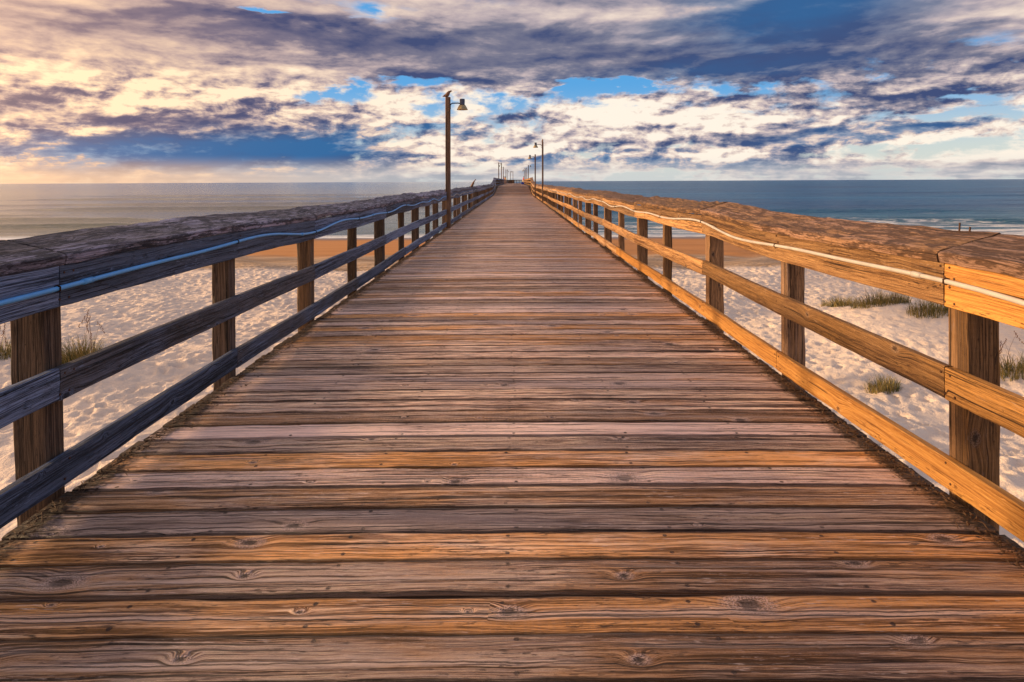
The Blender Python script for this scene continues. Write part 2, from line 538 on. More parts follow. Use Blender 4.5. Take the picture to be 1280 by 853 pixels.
        ed = g.sub(1.98, g.m('ABSOLUTE', g.add(px, 0.055)))
        n1 = g.noise(g.xyz(g.mul(px, 3.0), g.mul(py, 1.6), 0.0), 1.0, 5, 0.7)
        n2 = g.noise(g.xyz(g.mul(px, 34.0), g.mul(py, 60.0), 0.0), 1.0, 4, 0.7)
        dm = g.add(g.add(ed, g.mul(g.sub(n1, 0.5), -0.42)), g.mul(g.sub(n2, 0.5), 0.22))
        dmask = g.ss(dm, 0.12, 0.03)
        col = g.mix(g.mul(dmask, 0.93), col, g.mix(g.ss(n2, 0.45, 0.62), (0.012, 0.007, 0.004), (0.085, 0.04, 0.013)))
        h = g.add(h, g.mul(g.mul(dmask, n2), 1.5))
    if crust:
        q1 = g.noise(g.xyz(g.mul(up, 5.0), g.mul(vp, 20.0), r), 1.0, 5, 0.62)
        q2 = g.noise(g.xyz(g.mul(up, 22.0), g.mul(vp, 90.0), r), 1.0, 5, 0.7)
        qq = g.add(g.mul(q1, 0.65), g.mul(q2, 0.40))
        cm = g.mul(g.ss(qq, 0.55, 0.48), crust)
        col = g.mix(cm, col, g.mix(q2, tuple(c * 0.35 for c in dark), mid))
        h = g.add(h, g.mul(qq, 1.6))
    nrm = g.bump(h, bumpd, 1.0)
    finish(g, col, g.ramp(f, [(0, rough + 0.12), (1, rough - 0.1)]), nrm, Specular_IOR_Level=0.35)
    return m


M = {}
M['deck'] = wood('weathered_deck_boards', (0.026, 0.010, 0.006), (0.33, 0.155, 0.085), (0.84, 0.54, 0.38), (0.80, 0.34, 0.070), (0.78, 0.56, 0.50),
                 accent_amt=0.46, grey_amt=0.80, crack=0.95, nails=True, dirt=True, bumpd=0.0085, rough=0.60, contrast=3.1, knots=1.7)
M['rail_lit'] = wood('sunlit_rail_boards', (0.06, 0.024, 0.010), (0.24, 0.115, 0.042), (0.42, 0.235, 0.095), (0.46, 0.225, 0.055), (0.34, 0.23, 0.15),
                     accent_amt=0.5, grey_amt=0.45, crack=0.6, bumpd=0.006, contrast=1.35)  # right-hand copy of the rail wood, warm sunlight put into its colour
M['rail_new'] = wood('fresh_orange_rail_boards', (0.13, 0.045, 0.010), (0.42, 0.18, 0.038), (0.60, 0.30, 0.075), (0.62, 0.27, 0.045), (0.5, 0.28, 0.11),
                     accent_amt=0.8, grey_amt=0.12, crack=0.3, bumpd=0.0035, contrast=1.1)
M['rail_shade'] = wood('shaded_rail_boards', (0.007, 0.009, 0.016), (0.048, 0.072, 0.125), (0.16, 0.21, 0.34), (0.12, 0.10, 0.09), (0.20, 0.27, 0.43),
                      accent_amt=0.25, grey_amt=0.6, crack=0.9, bumpd=0.008, contrast=1.6)  # left-hand copy of the same wood, blue shade put into its colour
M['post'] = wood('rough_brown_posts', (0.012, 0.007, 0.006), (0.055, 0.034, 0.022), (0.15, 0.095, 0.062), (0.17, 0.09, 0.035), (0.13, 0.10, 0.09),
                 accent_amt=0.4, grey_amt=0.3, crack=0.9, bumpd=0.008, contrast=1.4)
M['post_lit'] = wood('sunlit_brown_posts', (0.03, 0.013, 0.008), (0.13, 0.07, 0.035), (0.30, 0.17, 0.085), (0.32, 0.16, 0.05), (0.16, 0.12, 0.11),
                     accent_amt=0.4, grey_amt=0.3, crack=0.9, bumpd=0.007, contrast=1.5)  # right posts, brightened in colour to carry the low sunlight
M['cap_lit'] = wood('crumbling_sunlit_cap', (0.03, 0.014, 0.008), (0.15, 0.075, 0.04), (0.36, 0.21, 0.14), (0.36, 0.19, 0.07), (0.38, 0.26, 0.22),
                    accent_amt=0.4, grey_amt=0.6, crack=1.0, bumpd=0.010, crust=0.9, contrast=1.7)  # right cap, sunlit tone painted into the weathered wood
M['cap_shade'] = wood('crumbling_shaded_cap', (0.008, 0.008, 0.011), (0.060, 0.060, 0.088), (0.31, 0.29, 0.39), (0.15, 0.13, 0.14), (0.42, 0.39, 0.52),
                     accent_amt=0.2, grey_amt=0.8, crack=1.0, bumpd=0.010, crust=0.9, contrast=1.7)  # left cap, bluish shade painted into the weathered wood
M['pole'] = wood('weathered_lamp_pole', (0.05, 0.025, 0.02), (0.17, 0.10, 0.065), (0.30, 0.19, 0.13), (0.30, 0.16, 0.08), (0.28, 0.20, 0.17), bumpd=0.005, contrast=1.2)
M['dark_wood'] = wood('dark_under_timber', (0.01, 0.007, 0.005), (0.04, 0.026, 0.018), (0.09, 0.06, 0.045), (0.08, 0.05, 0.03), (0.1, 0.08, 0.07), bumpd=0.004)


def plain(name, col, rough=0.5, metal=0.0, nscale=30, namt=0.35, bumpd=0.0, **kw):
    m, g = new_mat(name)
    tc = g.n('ShaderNodeTexCoord').outputs['Object']
    nz = g.noise(tc, nscale, 4, 0.6)
    c = g.mix(g.mul(nz, 1.0), tuple(q * (1 - namt) for q in col), tuple(min(1, q * (1 + namt)) for q in col))
    nrm = g.bump(nz, bumpd) if bumpd else None
    finish(g, c, g.add(rough - 0.1, g.mul(nz, 0.2)), nrm, Metallic=metal, **kw)
    return m


M['pvc'] = plain('weathered_pvc', (0.46, 0.42, 0.38), 0.5, nscale=9, namt=0.35)
M['pvc_blue'] = plain('pale_blue_pvc', (0.09, 0.36, 0.78), 0.4, nscale=9, namt=0.3)
M['steel'] = plain('galvanised_steel', (0.35, 0.33, 0.31), 0.45, 0.8, 40, 0.3)
M['rust'] = plain('rusty_steel', (0.07, 0.03, 0.015), 0.8, 0.3, 90, 0.5)
M['shade'] = plain('tarnished_lamp_shade', (0.42, 0.30, 0.14), 0.38, 0.7, 25, 0.4)
M['housing'] = plain('dark_lamp_housing', (0.05, 0.06, 0.10), 0.5, 0.3, 25, 0.3)
M['lens'] = plain('lamp_lens', (0.75, 0.72, 0.66), 0.2, 0.0, 20, 0.1)
M['cable'] = plain('black_cable', (0.02, 0.02, 0.02), 0.5)
M['bird_brown'] = plain('brown_feathers', (0.16, 0.085, 0.05), 0.8, 0, 40, 0.5)
M['bird_white'] = plain('pale_feathers', (0.62, 0.56, 0.48), 0.8, 0, 40, 0.2)
M['beak'] = plain('orange_beak', (0.55, 0.25, 0.04), 0.5)
M['skin'] = plain('skin', (0.42, 0.24, 0.16), 0.6)
M['hair'] = plain('dark_hair', (0.03, 0.02, 0.015), 0.7)
for nm, c in (('yellow', (0.85, 0.50, 0.03)), ('pink', (0.75, 0.36, 0.34)), ('red', (0.70, 0.07, 0.05)), ('navy', (0.03, 0.04, 0.10)), ('blue', (0.02, 0.07, 0.50)), ('khaki', (0.30, 0.24, 0.16)), ('white', (0.75, 0.75, 0.72))):
    M[nm] = plain(nm + '_cloth', c, 0.75, 0, 60, 0.15)
M['litter'] = plain('dry_needles', (0.07, 0.034, 0.014), 0.9, 0, 8, 0.7)


def sand_mat():
    m, g = new_mat('beach_sand')
    pos = g.n('ShaderNodeNewGeometry').outputs['Position']
    x, y, z = g.sep(pos)
    n0 = g.noise(pos, 0.16, 4, 0.6)
    n1 = g.noise(pos, 2.2, 5, 0.6)
    n2 = g.noise(pos, 90.0, 3, 0.7)
    n3 = g.noise(pos, 9.0, 4, 0.65)
    base = g.mix(n1, (0.64, 0.51, 0.41), (0.86, 0.73, 0.61))
    base = g.mix(g.mul(g.ss(n2, 0.55, 0.75), 0.35), base, (0.30, 0.23, 0.18))
    yy = g.add(y, g.mul(g.sub(n0, 0.5), 5.0))
    # driven-over band: darker tan with tyre streaks along the shore
    tr = g.noise(g.xyz(g.mul(x, 0.05), g.mul(y, 2.2), 0.0), 1.0, 4, 0.7)
    tan = g.mix(g.ss(tr, 0.35, 0.65), (0.34, 0.22, 0.13), (0.52, 0.38, 0.26))
    base = g.mix(g.ss(yy, 29.5, 31.5), base, tan)
    wet = g.mix(g.noise(g.xyz(g.mul(x, 0.12), g.mul(y, 0.9), 0.0), 1.0, 4, 0.6), (0.40, 0.16, 0.045), (0.62, 0.30, 0.11))
    base = g.mix(g.ss(yy, 37.0, 40.0), base, wet)
    base = g.mix(g.ss(yy, 55.0, 60.0), base, (0.15, 0.09, 0.05))
    h = g.add(g.mul(n3, 1.0), g.mul(n2, 0.10))
    h = g.add(h, g.mul(g.ss(tr, 0.4, 0.6), g.mul(g.ss(yy, 29.0, 31.0), 0.8)))
    amp = g.ss(yy, 36.0, 40.0, 1.0, 0.12)
    nrm = g.bump(g.mul(h, amp), 0.05, 0.8)
    finish(g, base, g.ss(yy, 54, 60, 0.95, 0.3), nrm, Specular_IOR_Level=0.2)
    return m


def sea_mat():
    m, g = new_mat('sea_water')
    pos = g.n('ShaderNodeNewGeometry').outputs['Position']
    x, y, z = g.sep(pos)
    v1 = g.xyz(g.mul(x, 0.05), g.mul(y, 0.22), 0.0)
    v2 = g.xyz(g.mul(x, 0.35), g.mul(y, 1.1), 0.0)
    w1 = g.noise(v1, 1.0, 6, 0.62, 0.3)
    w2 = g.noise(v2, 1.0, 5, 0.62, 0.2)
    w3 = g.noise(g.xyz(g.mul(x, 0.006), g.mul(y, 0.03), 0.0), 1.0, 5, 0.6)
    h = g.add(g.mul(w1, 1.0), g.mul(w2, 0.32))
    h = g.add(h, g.mul(w3, 1.6))
    chop = g.ss(x, -40.0, 30.0, 0.30, 1.0)
    nrm = g.n('ShaderNodeBump', {'Height': h, 'Distance': 2.6, 'Strength': chop}).outputs[0]
    shallow = g.ss(y, 140.0, 66.0)
    deep = g.mix(g.ss(w3, 0.35, 0.65), (0.0, 0.055, 0.17), (0.004, 0.14, 0.31))
    silt_gold = g.mul(g.ss(x, 10.0, -30.0), g.ss(y, 900.0, 80.0))  # tan on the left: sandy shallows plus golden reflection put into the colour
    deep = g.mix(g.mul(silt_gold, 0.8), deep, (0.20, 0.165, 0.105))
    col = g.mix(g.mul(shallow, 0.6), deep, g.mix(silt_gold, (0.06, 0.17, 0.18), (0.15, 0.16, 0.10)))
    # foam: thin swash edge and broken surf lines, more of it to the right of the pier
    fx = g.noise(g.xyz(g.mul(x, 0.055), g.mul(y, 0.30), 3.0), 1.0, 6, 0.68, 0.4)
    f2 = g.noise(g.xyz(g.mul(x, 0.5), g.mul(y, 1.8), 5.0), 1.0, 5, 0.7)
    side = g.ss(x, -2.0, 6.0, 0.0, 0.16)
    zone = g.mul(g.ss(y, 112.0, 66.0), 0.16)
    fo = g.add(g.add(g.add(g.mul(fx, 0.7), g.mul(f2, 0.35)), side), zone)
    foam = g.ss(fo, 0.80, 0.90)
    yy = g.add(y, g.mul(g.sub(fx, 0.5), 6.0))
    foam = g.mx(foam, g.mul(g.ss(yy, 65.5, 62.0), g.ss(f2, 0.25, 0.45)))
    col = g.mix(foam, col, (0.80, 0.80, 0.78))
    finish(g, col, g.mx(g.mul(foam, .8), g.mul(chop, 0.3)), nrm, IOR=1.33, Specular_IOR_Level=0.4)
    return m


M['sand'] = sand_mat()
M['sea'] = sea_mat()

# ------------------------------------------------------------------ path of the pier
WL, WR = 2.04, 1.93
Y_BEHIND, Y_KINK, Y_TOP, Y_END = -4.35, 60.0, 83.0, 204.0


def sm(t):
    t = max(0.0, min(1.0, t))
    return t * t * (3 - 2 * t)


def deck_z(y):
    return 0.80 * sm((y - Y_KINK) / (Y_TOP - Y_KINK))


def side_x(s, y):
    c = 0.42 * sm((y - 90) / 80)
    w = (WL if s < 0 else WR) + 0.42 * sm((y - 68) / 24)
    return c + s * w


# ------------------------------------------------------------------ beach
TN, TS = 420, 0.06
def footprint_tile():
    imp = np.zeros((TN, TN))
    k = np.zeros((TN, TN))
    acc = np.zeros((TN, TN))
    ax = (np.arange(TN) + TN // 2) % TN - TN // 2
    X, Y = np.meshgrid(ax * TS, ax * TS, indexing='ij')
    for j in range(10):
        th = rs.uniform(0, pi)
        a, b = rs.uniform(.08, .14), rs.uniform(.06, .09)
        u, v = X * cos(th) + Y * sin(th), -X * sin(th) + Y * cos(th)
        q = (u / a) ** 2 + (v / b) ** 2
        ker = -np.exp(-q) + 0.55 * np.exp(-((np.sqrt(q) - 1.7) / .45) ** 2)
        imp = np.zeros((TN, TN))
        n = int((TN * TS) ** 2 * 1.5)
        np.add.at(imp, (rs.randint(0, TN, n), rs.randint(0, TN, n)), rs.uniform(.4, 1.15, n))
        acc += np.real(np.fft.ifft2(np.fft.fft2(imp) * np.fft.fft2(ker)))
    acc = np.tanh(acc * 0.8)
    acc -= acc.mean()
    return acc


TILE = footprint_tile()


def samp(x, y):
    u = (x / TS) % TN
    v = (y / TS) % TN
    i, j = np.floor(u).astype(int) % TN, np.floor(v).astype(int) % TN
    fu, fv = u - np.floor(u), v - np.floor(v)
    i2, j2 = (i + 1) % TN, (j + 1) % TN
    return TILE[i, j] * (1 - fu) * (1 - fv) + TILE[i2, j] * fu * (1 - fv) + TILE[i, j2] * (1 - fu) * fv + TILE[i2, j2] * fu * fv


def gauss(x, y, x0, y0, rx, ry):
    return np.exp(-((x - x0) / rx) ** 2 - ((y - y0) / ry) ** 2)


SEA_Z = -4.0
def ground_base(x, y):
    x, y = np.asarray(x, float), np.asarray(y, float)
    t = np.clip((y - 30) / 31.0, 0, None)
    z = -2.8 - np.where(t < 1, 1.2 * t, 1.2 + 2.8 * (1 - np.exp(-(t - 1) * 1.5)))
    z = z + 0.95 * gauss(x, y, 14.0, 15.5, 4.6, 3.6) + 0.35 * gauss(x, y, 10.0, 18.0, 2.0, 1.6) + 1.3 * gauss(x, y, 26, 10, 8, 8)
    z = z + 0.5 * gauss(x, y, -13.0, 14.0, 3.0, 2.5) + 0.8 * gauss(x, y, -24.0, 6.0, 8, 8)
    z = z + 0.9 * (1 - np.clip((y + 6) / 8, 0, 1)) * (0.5 + 0.5 * np.sin(x * .35) * np.cos(y * .4))
    z = z + np.where(y < 40, 0.10 * np.sin(x * .7 + 1.3) * np.sin(y * .55) + 0.05 * np.sin(x * 1.9) * np.sin(y * 1.4 + 2), 0)
    return z


def ground_z(x, y):
    x, y = np.asarray(x, float), np.asarray(y, float)
    smooth = 1 - 0.75 * np.clip(gauss(x, y, 13.5, 16.0, 5.0, 3.4) * 1.2, 0, 1)
    amp = np.clip((34 - y) / 5, 0.0, 1) * 0.088 * smooth
    z = ground_base(x, y) + amp * samp(x, y) + amp * 0.5 * samp(x * .43 + 5, y * .43 + 9)
    tr = np.clip(1 - np.abs(y - 35.5) / 4.5, 0, 1)
    z = z + tr * 0.025 * np.sin(y * 9 + 1.5 * np.sin(x * .12)) * (0.6 + 0.4 * np.sin(x * .3 + y))
    return z


def axis(inner, step, outer, grow):
    a = list(np.arange(0, inner, step))
    s = step
    while a[-1] < outer:
        s *= grow
        a.append(a[-1] + s)
    return a


xp = axis(17, 0.065, 1200, 1.10)
xs = np.array([-q for q in reversed(xp[1:])] + xp)
ys = np.array([-q for q in reversed(axis(1, .5, 400, 1.25)[1:])] + list(np.arange(0, 4, .3)) + list(np.arange(4, 36, 0.07)) + list(np.arange(36, 66, .3)) + [70, 80, 100, 140, 200, 320])


def grid_mesh(name, xs, ys, zf, mat):
    X, Y = np.meshgrid(xs, ys, indexing='ij')
    Z = zf(X, Y)
    nx, ny = len(xs), len(ys)
    V = np.stack([X, Y, Z], -1).reshape(-1, 3).astype(np.float32)
    i = np.arange((nx - 1))[:, None] * ny + np.arange(ny - 1)[None, :]
    F = np.stack([i, i + ny, i + ny + 1, i + 1], -1).reshape(-1, 4)
    me = D.meshes.new(name)
    me.vertices.add(len(V))
    me.vertices.foreach_set('co', V.ravel())
    me.loops.add(F.size)
    me.loops.foreach_set('vertex_index', F.ravel().astype(np.int32))
    me.polygons.add(len(F))
    me.polygons.foreach_set('loop_start', np.arange(0, F.size, 4, dtype=np.int32))
    me.polygons.foreach_set('loop_total', np.full(len(F), 4, dtype=np.int32))
    me.polygons.foreach_set('use_smooth', np.ones(len(F), dtype=bool))
    me.materials.append(mat)
    me.update()
    me.validate()
    o = D.objects.new(name, me)
    C.objects.link(o)
    return tag(o, kind='structure')


beach = grid_mesh('beach', xs, ys, ground_z, M['sand'])


def sea_z(x, y):
    fade = np.clip(1 - (y - 60) / 500, 0, 1)
    h = np.zeros_like(x)
    for (y0, wd, hh, ph, br) in ((70, 1.3, .22, .3, .03), (78, 1.8, .42, 1.7, .02), (90, 2.2, .40, 4.1, .025), (106, 2.6, .42, 2.2, .015), (131, 3.4, .55, .9, .012),
                                 (160, 4, .5, 5.2, .01), (205, 5, .5, 3.3, .01), (260, 7, .5, 1.1, .008)):
        yc = y0 + 3.0 * np.sin(x * br + ph) + 1.2 * np.sin(x * br * 3.7 + ph * 2)
        gate = np.clip(0.45 + 0.75 * np.sin(x * br * 2.3 + ph * 3) + .3 * np.sin(x * br * 6 + ph), 0, 1)
        dd = (y - yc) / wd
        h += hh * gate * np.exp(-np.where(dd < 0, (dd * 1.9) ** 2, (dd * .8) ** 2))
    return SEA_Z + h + 0.03 * fade * np.sin(x * .9 + y * 1.3) * np.sin(y * .8)


xq = axis(90, 0.9, 30000, 1.12)
xs2 = np.array([-q for q in reversed(xq[1:])] + xq)
yq = list(np.arange(57, 150, .4)) + list(np.arange(150, 300, 1.2))
s = 1.5
while yq[-1] < 40000:
    s *= 1.12
    yq.append(yq[-1] + s)
sea = grid_mesh('sea', xs2, np.array(yq), sea_z, M['sea'])

# ------------------------------------------------------------------ pier
pier = empty('pier', (0, 0, 0), label='long weathered plank fishing pier running straight out over the beach to the sea', cat='pier')
BW = 0.1790
mb = MB()
y = -4.3
i = 0
boards = []
while y < Y_END:
    g_ = random.choice((0.006, 0.009, 0.013, 0.017)) if y < 15 else 0.010
    w = BW + random.uniform(-0.004, 0.004)
    yc = y + w / 2
    boards.append((yc, w))
    y += w + g_
for i, (yc, w) in enumerate(boards):
    rnd = random.random()
    z = deck_z(yc) - 0.019
    xl, xr = side_x(-1, yc) - .022 + random.uniform(-.004, .018), side_x(1, yc) + .022 - random.uniform(-.004, .018)
    near = 0 < yc < 9
    mid = 9 <= yc < 26
    crown = lambda t: Vector((0, 0.012 * (t - .5), -0.016 * (2 * t - 1) ** 2))
    dz = random.uniform(-.002, .002) if yc < 30 else 0
    sg = 90 if near else (30 if mid else 6)
    lumber(mb, (xl, yc, z + dz), (xr, yc, z + dz), (0, w / 2, 0), (0, 0, .019), sg, rnd, rough=0.0035 if near else (.002 if mid else 0),
           cup=random.uniform(-.001, .003), erode=0.006 if near or mid else 0, warp=0.003, wn=8 if near else (4 if mid else 1), tn=0,
           uofs=random.uniform(-.02, .02), ch=0.004, sag=crown)
deck = mb.build('deck', M['deck'], pier)
deck['label'] = 'worn crosswise plank decking with knots and nail heads'

mb = MB()
for k in range(8):
    f0 = k / 7
    ya = -4.3
    while ya < Y_END:
        yb = min(ya + 6.0, Y_END)
        xa = side_x(-1, ya) + .12 + f0 * (side_x(1, ya) - side_x(-1, ya) - .24)
        xb = side_x(-1, yb) + .12 + f0 * (side_x(1, yb) - side_x(-1, yb) - .24)
        lumber(mb, (xa, ya, deck_z(ya) - .185), (xb, yb - .01, deck_z(yb) - .185), (0, 0, .12), (.028, 0, 0), 2, random.random(), wn=1, tn=0)
        ya = yb
mb.build('joists', M['dark_wood'], pier)
yb = -1.0
while yb < Y_END:
    zc = deck_z(yb) - .43
    m2 = MB()
    xa, xb = side_x(-1, yb), side_x(1, yb)
    lumber(m2, (xa - .15, yb, zc), (xb + .15, yb, zc), (0, 0, .12), (0, .09, 0), 2, random.random(), wn=1, tn=0)
    m2.build('cross_beam', M['dark_wood'], pier)
    for xx in (xa + .45, xb - .45):
        zb = float(ground_base(xx, yb)) - .6
        m2 = MB()
        m2.tube([(xx, yb, zb), (xx, yb, zc - .12)], .15, 12)
        m2.build('piling', M['dark_wood'], pier, True)
    yb += 7.4

# ------------------------------------------------------------------ railings
SP = 1.82
P0 = {-1: 2.94, 1: 2.875}
POST0 = 2.90


def rail_dz(y, s):
    return (0.010 * sin(y * .83 + s * 2) + 0.006 * sin(y * 2.1 + s) + 0.026 * noise.noise(Vector((y * .75, s * 5.0, 3.3)))) if y < 66 else 0.0


def rail_pt(s, y, off, z):
    return Vector((side_x(s, y) + s * off, y, deck_z(y) + z + rail_dz(y, s)))


def railing(name, s, ya, yb, label, group, step=2):
    """s=-1 left, +1 right; bays of SP metres"""
    root = empty(name, (side_x(s, ya), ya, deck_z(ya)), label=label, cat='railing', group=group)
    n0 = math.ceil((ya - POST0) / SP - 1e-6)
    n1 = math.floor((yb - POST0) / SP + 1e-6)
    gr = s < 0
    capm = M['cap_shade'] if gr else M['cap_lit']
    for k in range(n0, n1 + 1):
        yk = P0[s] + k * SP + (0.0 if k == 0 else random.uniform(-.05, .05))
        wide = (k % 2 == 0)
        w, d = (0.15, 0.12) if wide else (0.105 + (0.03 if k == 1 else 0), 0.10)
        b = MB()
        xo = side_x(s, yk) + s * (0.0415 + w / 2)
        lean = random.uniform(-.008, .008)
        if k == 0 and s < 0: lean = -0.028
        if k == 0 and s > 0: lean = 0.0
        zt = deck_z(yk) + 1.02 + rail_dz(yk, s)
        lumber(b, (xo, yk - d / 2, deck_z(yk) - .42), (xo + s * -lean * 0 + lean, yk - d / 2, zt), (w / 2 * 1.0, 0, 0), (0, -d / 2, 0),
               24 if -1 < k < 6 else 4, random.random(), rough=.004 if k < 6 else 0, erode=.012 if k < 6 else 0.003, wn=5 if k < 6 else 2, tn=1 if k < 6 else 0, ch=.006)
        b.build('post', M['post'] if gr else M['post_lit'], root)
    # boards between posts
    def run(pname, k0, zlo, zhi, mat, off0=0.0, thick=0.040):
        k = n0 + ((k0 - n0) % step) - step
        while k < n1:
            a, c = max(k, n0), min(k + step, n1)
            k += step
            if c <= a:
                continue
            y0, y1 = POST0 - .06 + a * SP, POST0 - .06 + c * SP - .006
            if a == n0 and n0 < 0: y0 -= .3
            near = y1 < 20 and y1 > 0
            j0, j1 = random.uniform(-.006, .006), random.uniform(-.006, .006)
            zc, hw = (zlo + zhi) / 2, (zhi - zlo) / 2
            m_ = mat(a) if callable(mat) else mat
            b = MB()
            segs = 1
            ysn = [y0, y1]
            if y1 > 60:
                ysn = list(np.linspace(y0, y1, 3))
            for q in range(len(ysn) - 1):
                e0, e1 = ysn[q], ysn[q + 1]
                fol = 1.0 if zlo > .8 else .35
                sg_ = (lambda t, e0=e0, e1=e1: Vector((0, 0, fol * (rail_dz(e0 + (e1 - e0) * t, s) - rail_dz(e0, s) * (1 - t) - rail_dz(e1, s) * t))))
                lumber(b, rail_pt(s, e0, thick / 2 + off0, zc + j0 * (zlo < .8)), rail_pt(s, e1, thick / 2 + off0, zc + j1 * (zlo < .8)), (0, 0, s * hw), (-s * thick / 2, 0, 0),
                       (60 if y1 < 9 else 24) if near else 6, random.random(), sag=sg_, rough=.0028 if near else 0, erode=.004 if near else 0,
                       warp=.004, wn=5 if near else 1, tn=1 if near else 0, ch=.004)
            ob = b.build(pname, m_, root)
            for kk in range(a, c + 1):
                if 0 <= kk <= 3:
                    yn = P0[s] + kk * SP - .06 + (.03 if kk == a else (-.03 if kk == c else 0))
                    for dzn in (-.3, .3):
                        p = rail_pt(s, yn + dzn * .05, -.0005, zc + dzn * (zhi - zlo))
                        nb = MB()
                        nb.tube([(p.x + s * .004, p.y, p.z), (p.x - s * .0022, p.y, p.z)], .0055, 8)
                        nb.build('nail', M['rust'], ob)
    base = M['rail_shade'] if gr else M['rail_lit']
    newish = (lambda a: M['rail_shade']) if gr else (lambda a: M['rail_new'] if a <= -2 or a in (-1,) else M['rail_lit'])
    curb = M['rail_shade'] if gr else (lambda a: M['rail_new'] if a < 5 else M['rail_lit'])
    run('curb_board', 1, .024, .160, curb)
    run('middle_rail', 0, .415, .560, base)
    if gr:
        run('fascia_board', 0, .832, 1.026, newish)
    else:
        run('fascia_board', 0, .832, .946, newish)
        run('fascia_board', 0, .949, 1.026, newish)
    # thick weathered cap, tilted up to the outside
    k = n0 + ((0 - n0) % step) - step
    while k < n1:
        a, c = max(k, n0), min(k + step, n1)
        k += step
        if c <= a:
            continue
        y0, y1 = POST0 - .03 + a * SP, POST0 - .03 + c * SP - .014
        if a == n0 and n0 < 0: y0 -= .3
        b = MB()
        near = 0 < y1 < 26
        W = .150
        tilt = 0.085 if s > 0 else 0.070
        ysn = [y0, y1] if y1 < 60 else list(np.linspace(y0, y1, 3))
        amp = .022 if y1 > 8 else .010
        for q in range(len(ysn) - 1):
            e0, e1 = ysn[q], ysn[q + 1]
            rr = random.random()
            def sag(t, e0=e0, e1=e1, rr=rr):
                yy = e0 + (e1 - e0) * t
                return Vector((0, 0, rail_dz(yy, s) - rail_dz(e0, s) * (1 - t) - rail_dz(e1, s) * t + amp * max(-.1, fbm(yy * 2.3, s * 9.0, 1.3))))
            cz = 1.046 + tilt / 2
            ww = Vector((s * W, 0, tilt / 2))
            tt = Vector((-s * tilt / 2, 0, W)).normalized() * .026
            pa, pb = rail_pt(s, e0, W - .012, cz), rail_pt(s, e1, W - .012, cz)
            if s > 0:
                lumber(b, pa, pb, -ww, tt, 110 if near else 10, rr, rough=.0050 if near else .003, erode=.018 if near else .01, wn=14 if near else 4, tn=1, ch=.005, sag=sag)
            else:
                lumber(b, pa, pb, -ww, tt, 110 if near else 10, rr, rough=.0050 if near else .003, erode=.018 if near else .01, wn=14 if near else 4, tn=1, ch=.005, sag=sag)
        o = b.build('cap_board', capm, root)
        if s > 0 and a == 0:
            for (yy, off, hh) in ((3.11, .262, .026), (3.04, .262, .010)):
                p = rail_pt(s, yy, off, 1.145)
                nb = MB()
                nb.tube([(p.x, p.y, p.z), (p.x + .003, p.y, p.z + hh + .02)], .0045, 6)
                nb.build('nail', M['rust'], o)
    return root


railing('railing', -1, Y_BEHIND, 66.7, 'near left-hand railing of weathered boards with dark blue-grey shade in their colour beside the walkway', 'pier railings')
railing('railing', 1, Y_BEHIND, 66.7, 'near right-hand railing of sunlit orange-tan boards beside the walkway', 'pier railings')
railing('railing', -1, 66.5, Y_END, 'distant left-hand railing climbing with the raised far end of the pier', 'pier railings', step=4)
railing('railing', 1, 66.5, Y_END, 'distant right-hand golden railing climbing with the raised far end of the pier', 'pier railings', step=4)

# rail across the very end
zE = deck_z(Y_END)
er = empty('end_railing', (0.4, Y_END, zE), label='low railing with a boarded bench closing off the far end of the pier', cat='railing')
for xx in np.linspace(-1.9, 2.75, 6):
    b = MB(); b.box((xx, Y_END + .1, zE + .3), (.14, .14, 1.45)); b.build('post', M['post'], er)
for (za, zb, nm) in ((.83, 1.05, 'fascia_board'), (1.05, 1.12, 'cap_board'), (.42, .56, 'middle_rail')):
    b = MB()
    dpt = .30 if nm == 'cap_board' else .04
    lumber(b, (-2.0, Y_END + .0, zE + (za + zb) / 2), (2.9, Y_END + .0, zE + (za + zb) / 2), (0, 0, (zb - za) / 2), (0, -dpt / 2, 0), 6, random.random(), wn=1, tn=0)
    b.build(nm, M['post'], er)
b = MB(); b.box((-.75, Y_END - .25, zE + .5), (2.1, .4, 1.0)); b.build('bench_back', M['post'], er)

# small bits on the right cap: nails standing proud and splinters
for (yy, off, h, r) in ((2.72, .20, .035, .004), (2.70, .23, .02, .003), (2.95, .16, .012, .003), (3.6, .22, .014, .004)):
    pass

# ------------------------------------------------------------------ conduit pipes along the railings
def conduit(s, ya, yb, mat, label, rad=.0112):
    root = empty('conduit', tuple(rail_pt(s, ya, -.02, .93)), label=label, cat='conduit', group='conduits along the railings')
    n = int((yb - ya) * 6)
    pts = []
    def zf(y):
        return (.937 if s < 0 else .952) + .018 * sin(y * 2 * pi / 3.64 + .9 + s) + .014 * sin(y * 2.9 + s) * min(1, max(0, y / 6)) - (0.012 if s > 0 else 0)
    for i in range(n + 1):
        yy = ya + (yb - ya) * i / n
        pts.append(rail_pt(s, yy, -rad - .004, zf(yy)))
    b = MB(); b.tube(pts, rad, 10); b.build('pipe', mat, root, True)
    # couplings
    yy = ya + .8
    while yy < min(yb, 40):
        b = MB()
        b.tube([rail_pt(s, yy - .035, -rad - .004, zf(yy - .035)), rail_pt(s, yy + .035, -rad - .004, zf(yy + .035))], rad * 1.28, 10)
        b.build('coupling', mat, root, True)
        yy += 3.05
    k = 0
    yy = POST0 - 1.82 * 1 - .1
    while yy < min(yb, 40):
        c = rail_pt(s, yy, -rad - .004, zf(yy))
        b = MB()
        ring = [c + Vector((cos(a) * (rad + .003), 0, sin(a) * (rad + .003))) for a in np.linspace(0, 2 * pi, 13)]
        b.tube([q + Vector((0, .004 * (i % 2), 0)) for i, q in enumerate(ring)], .0035, 6)
        b.build('strap', M['rust'], root)
        yy += 1.82
    return root


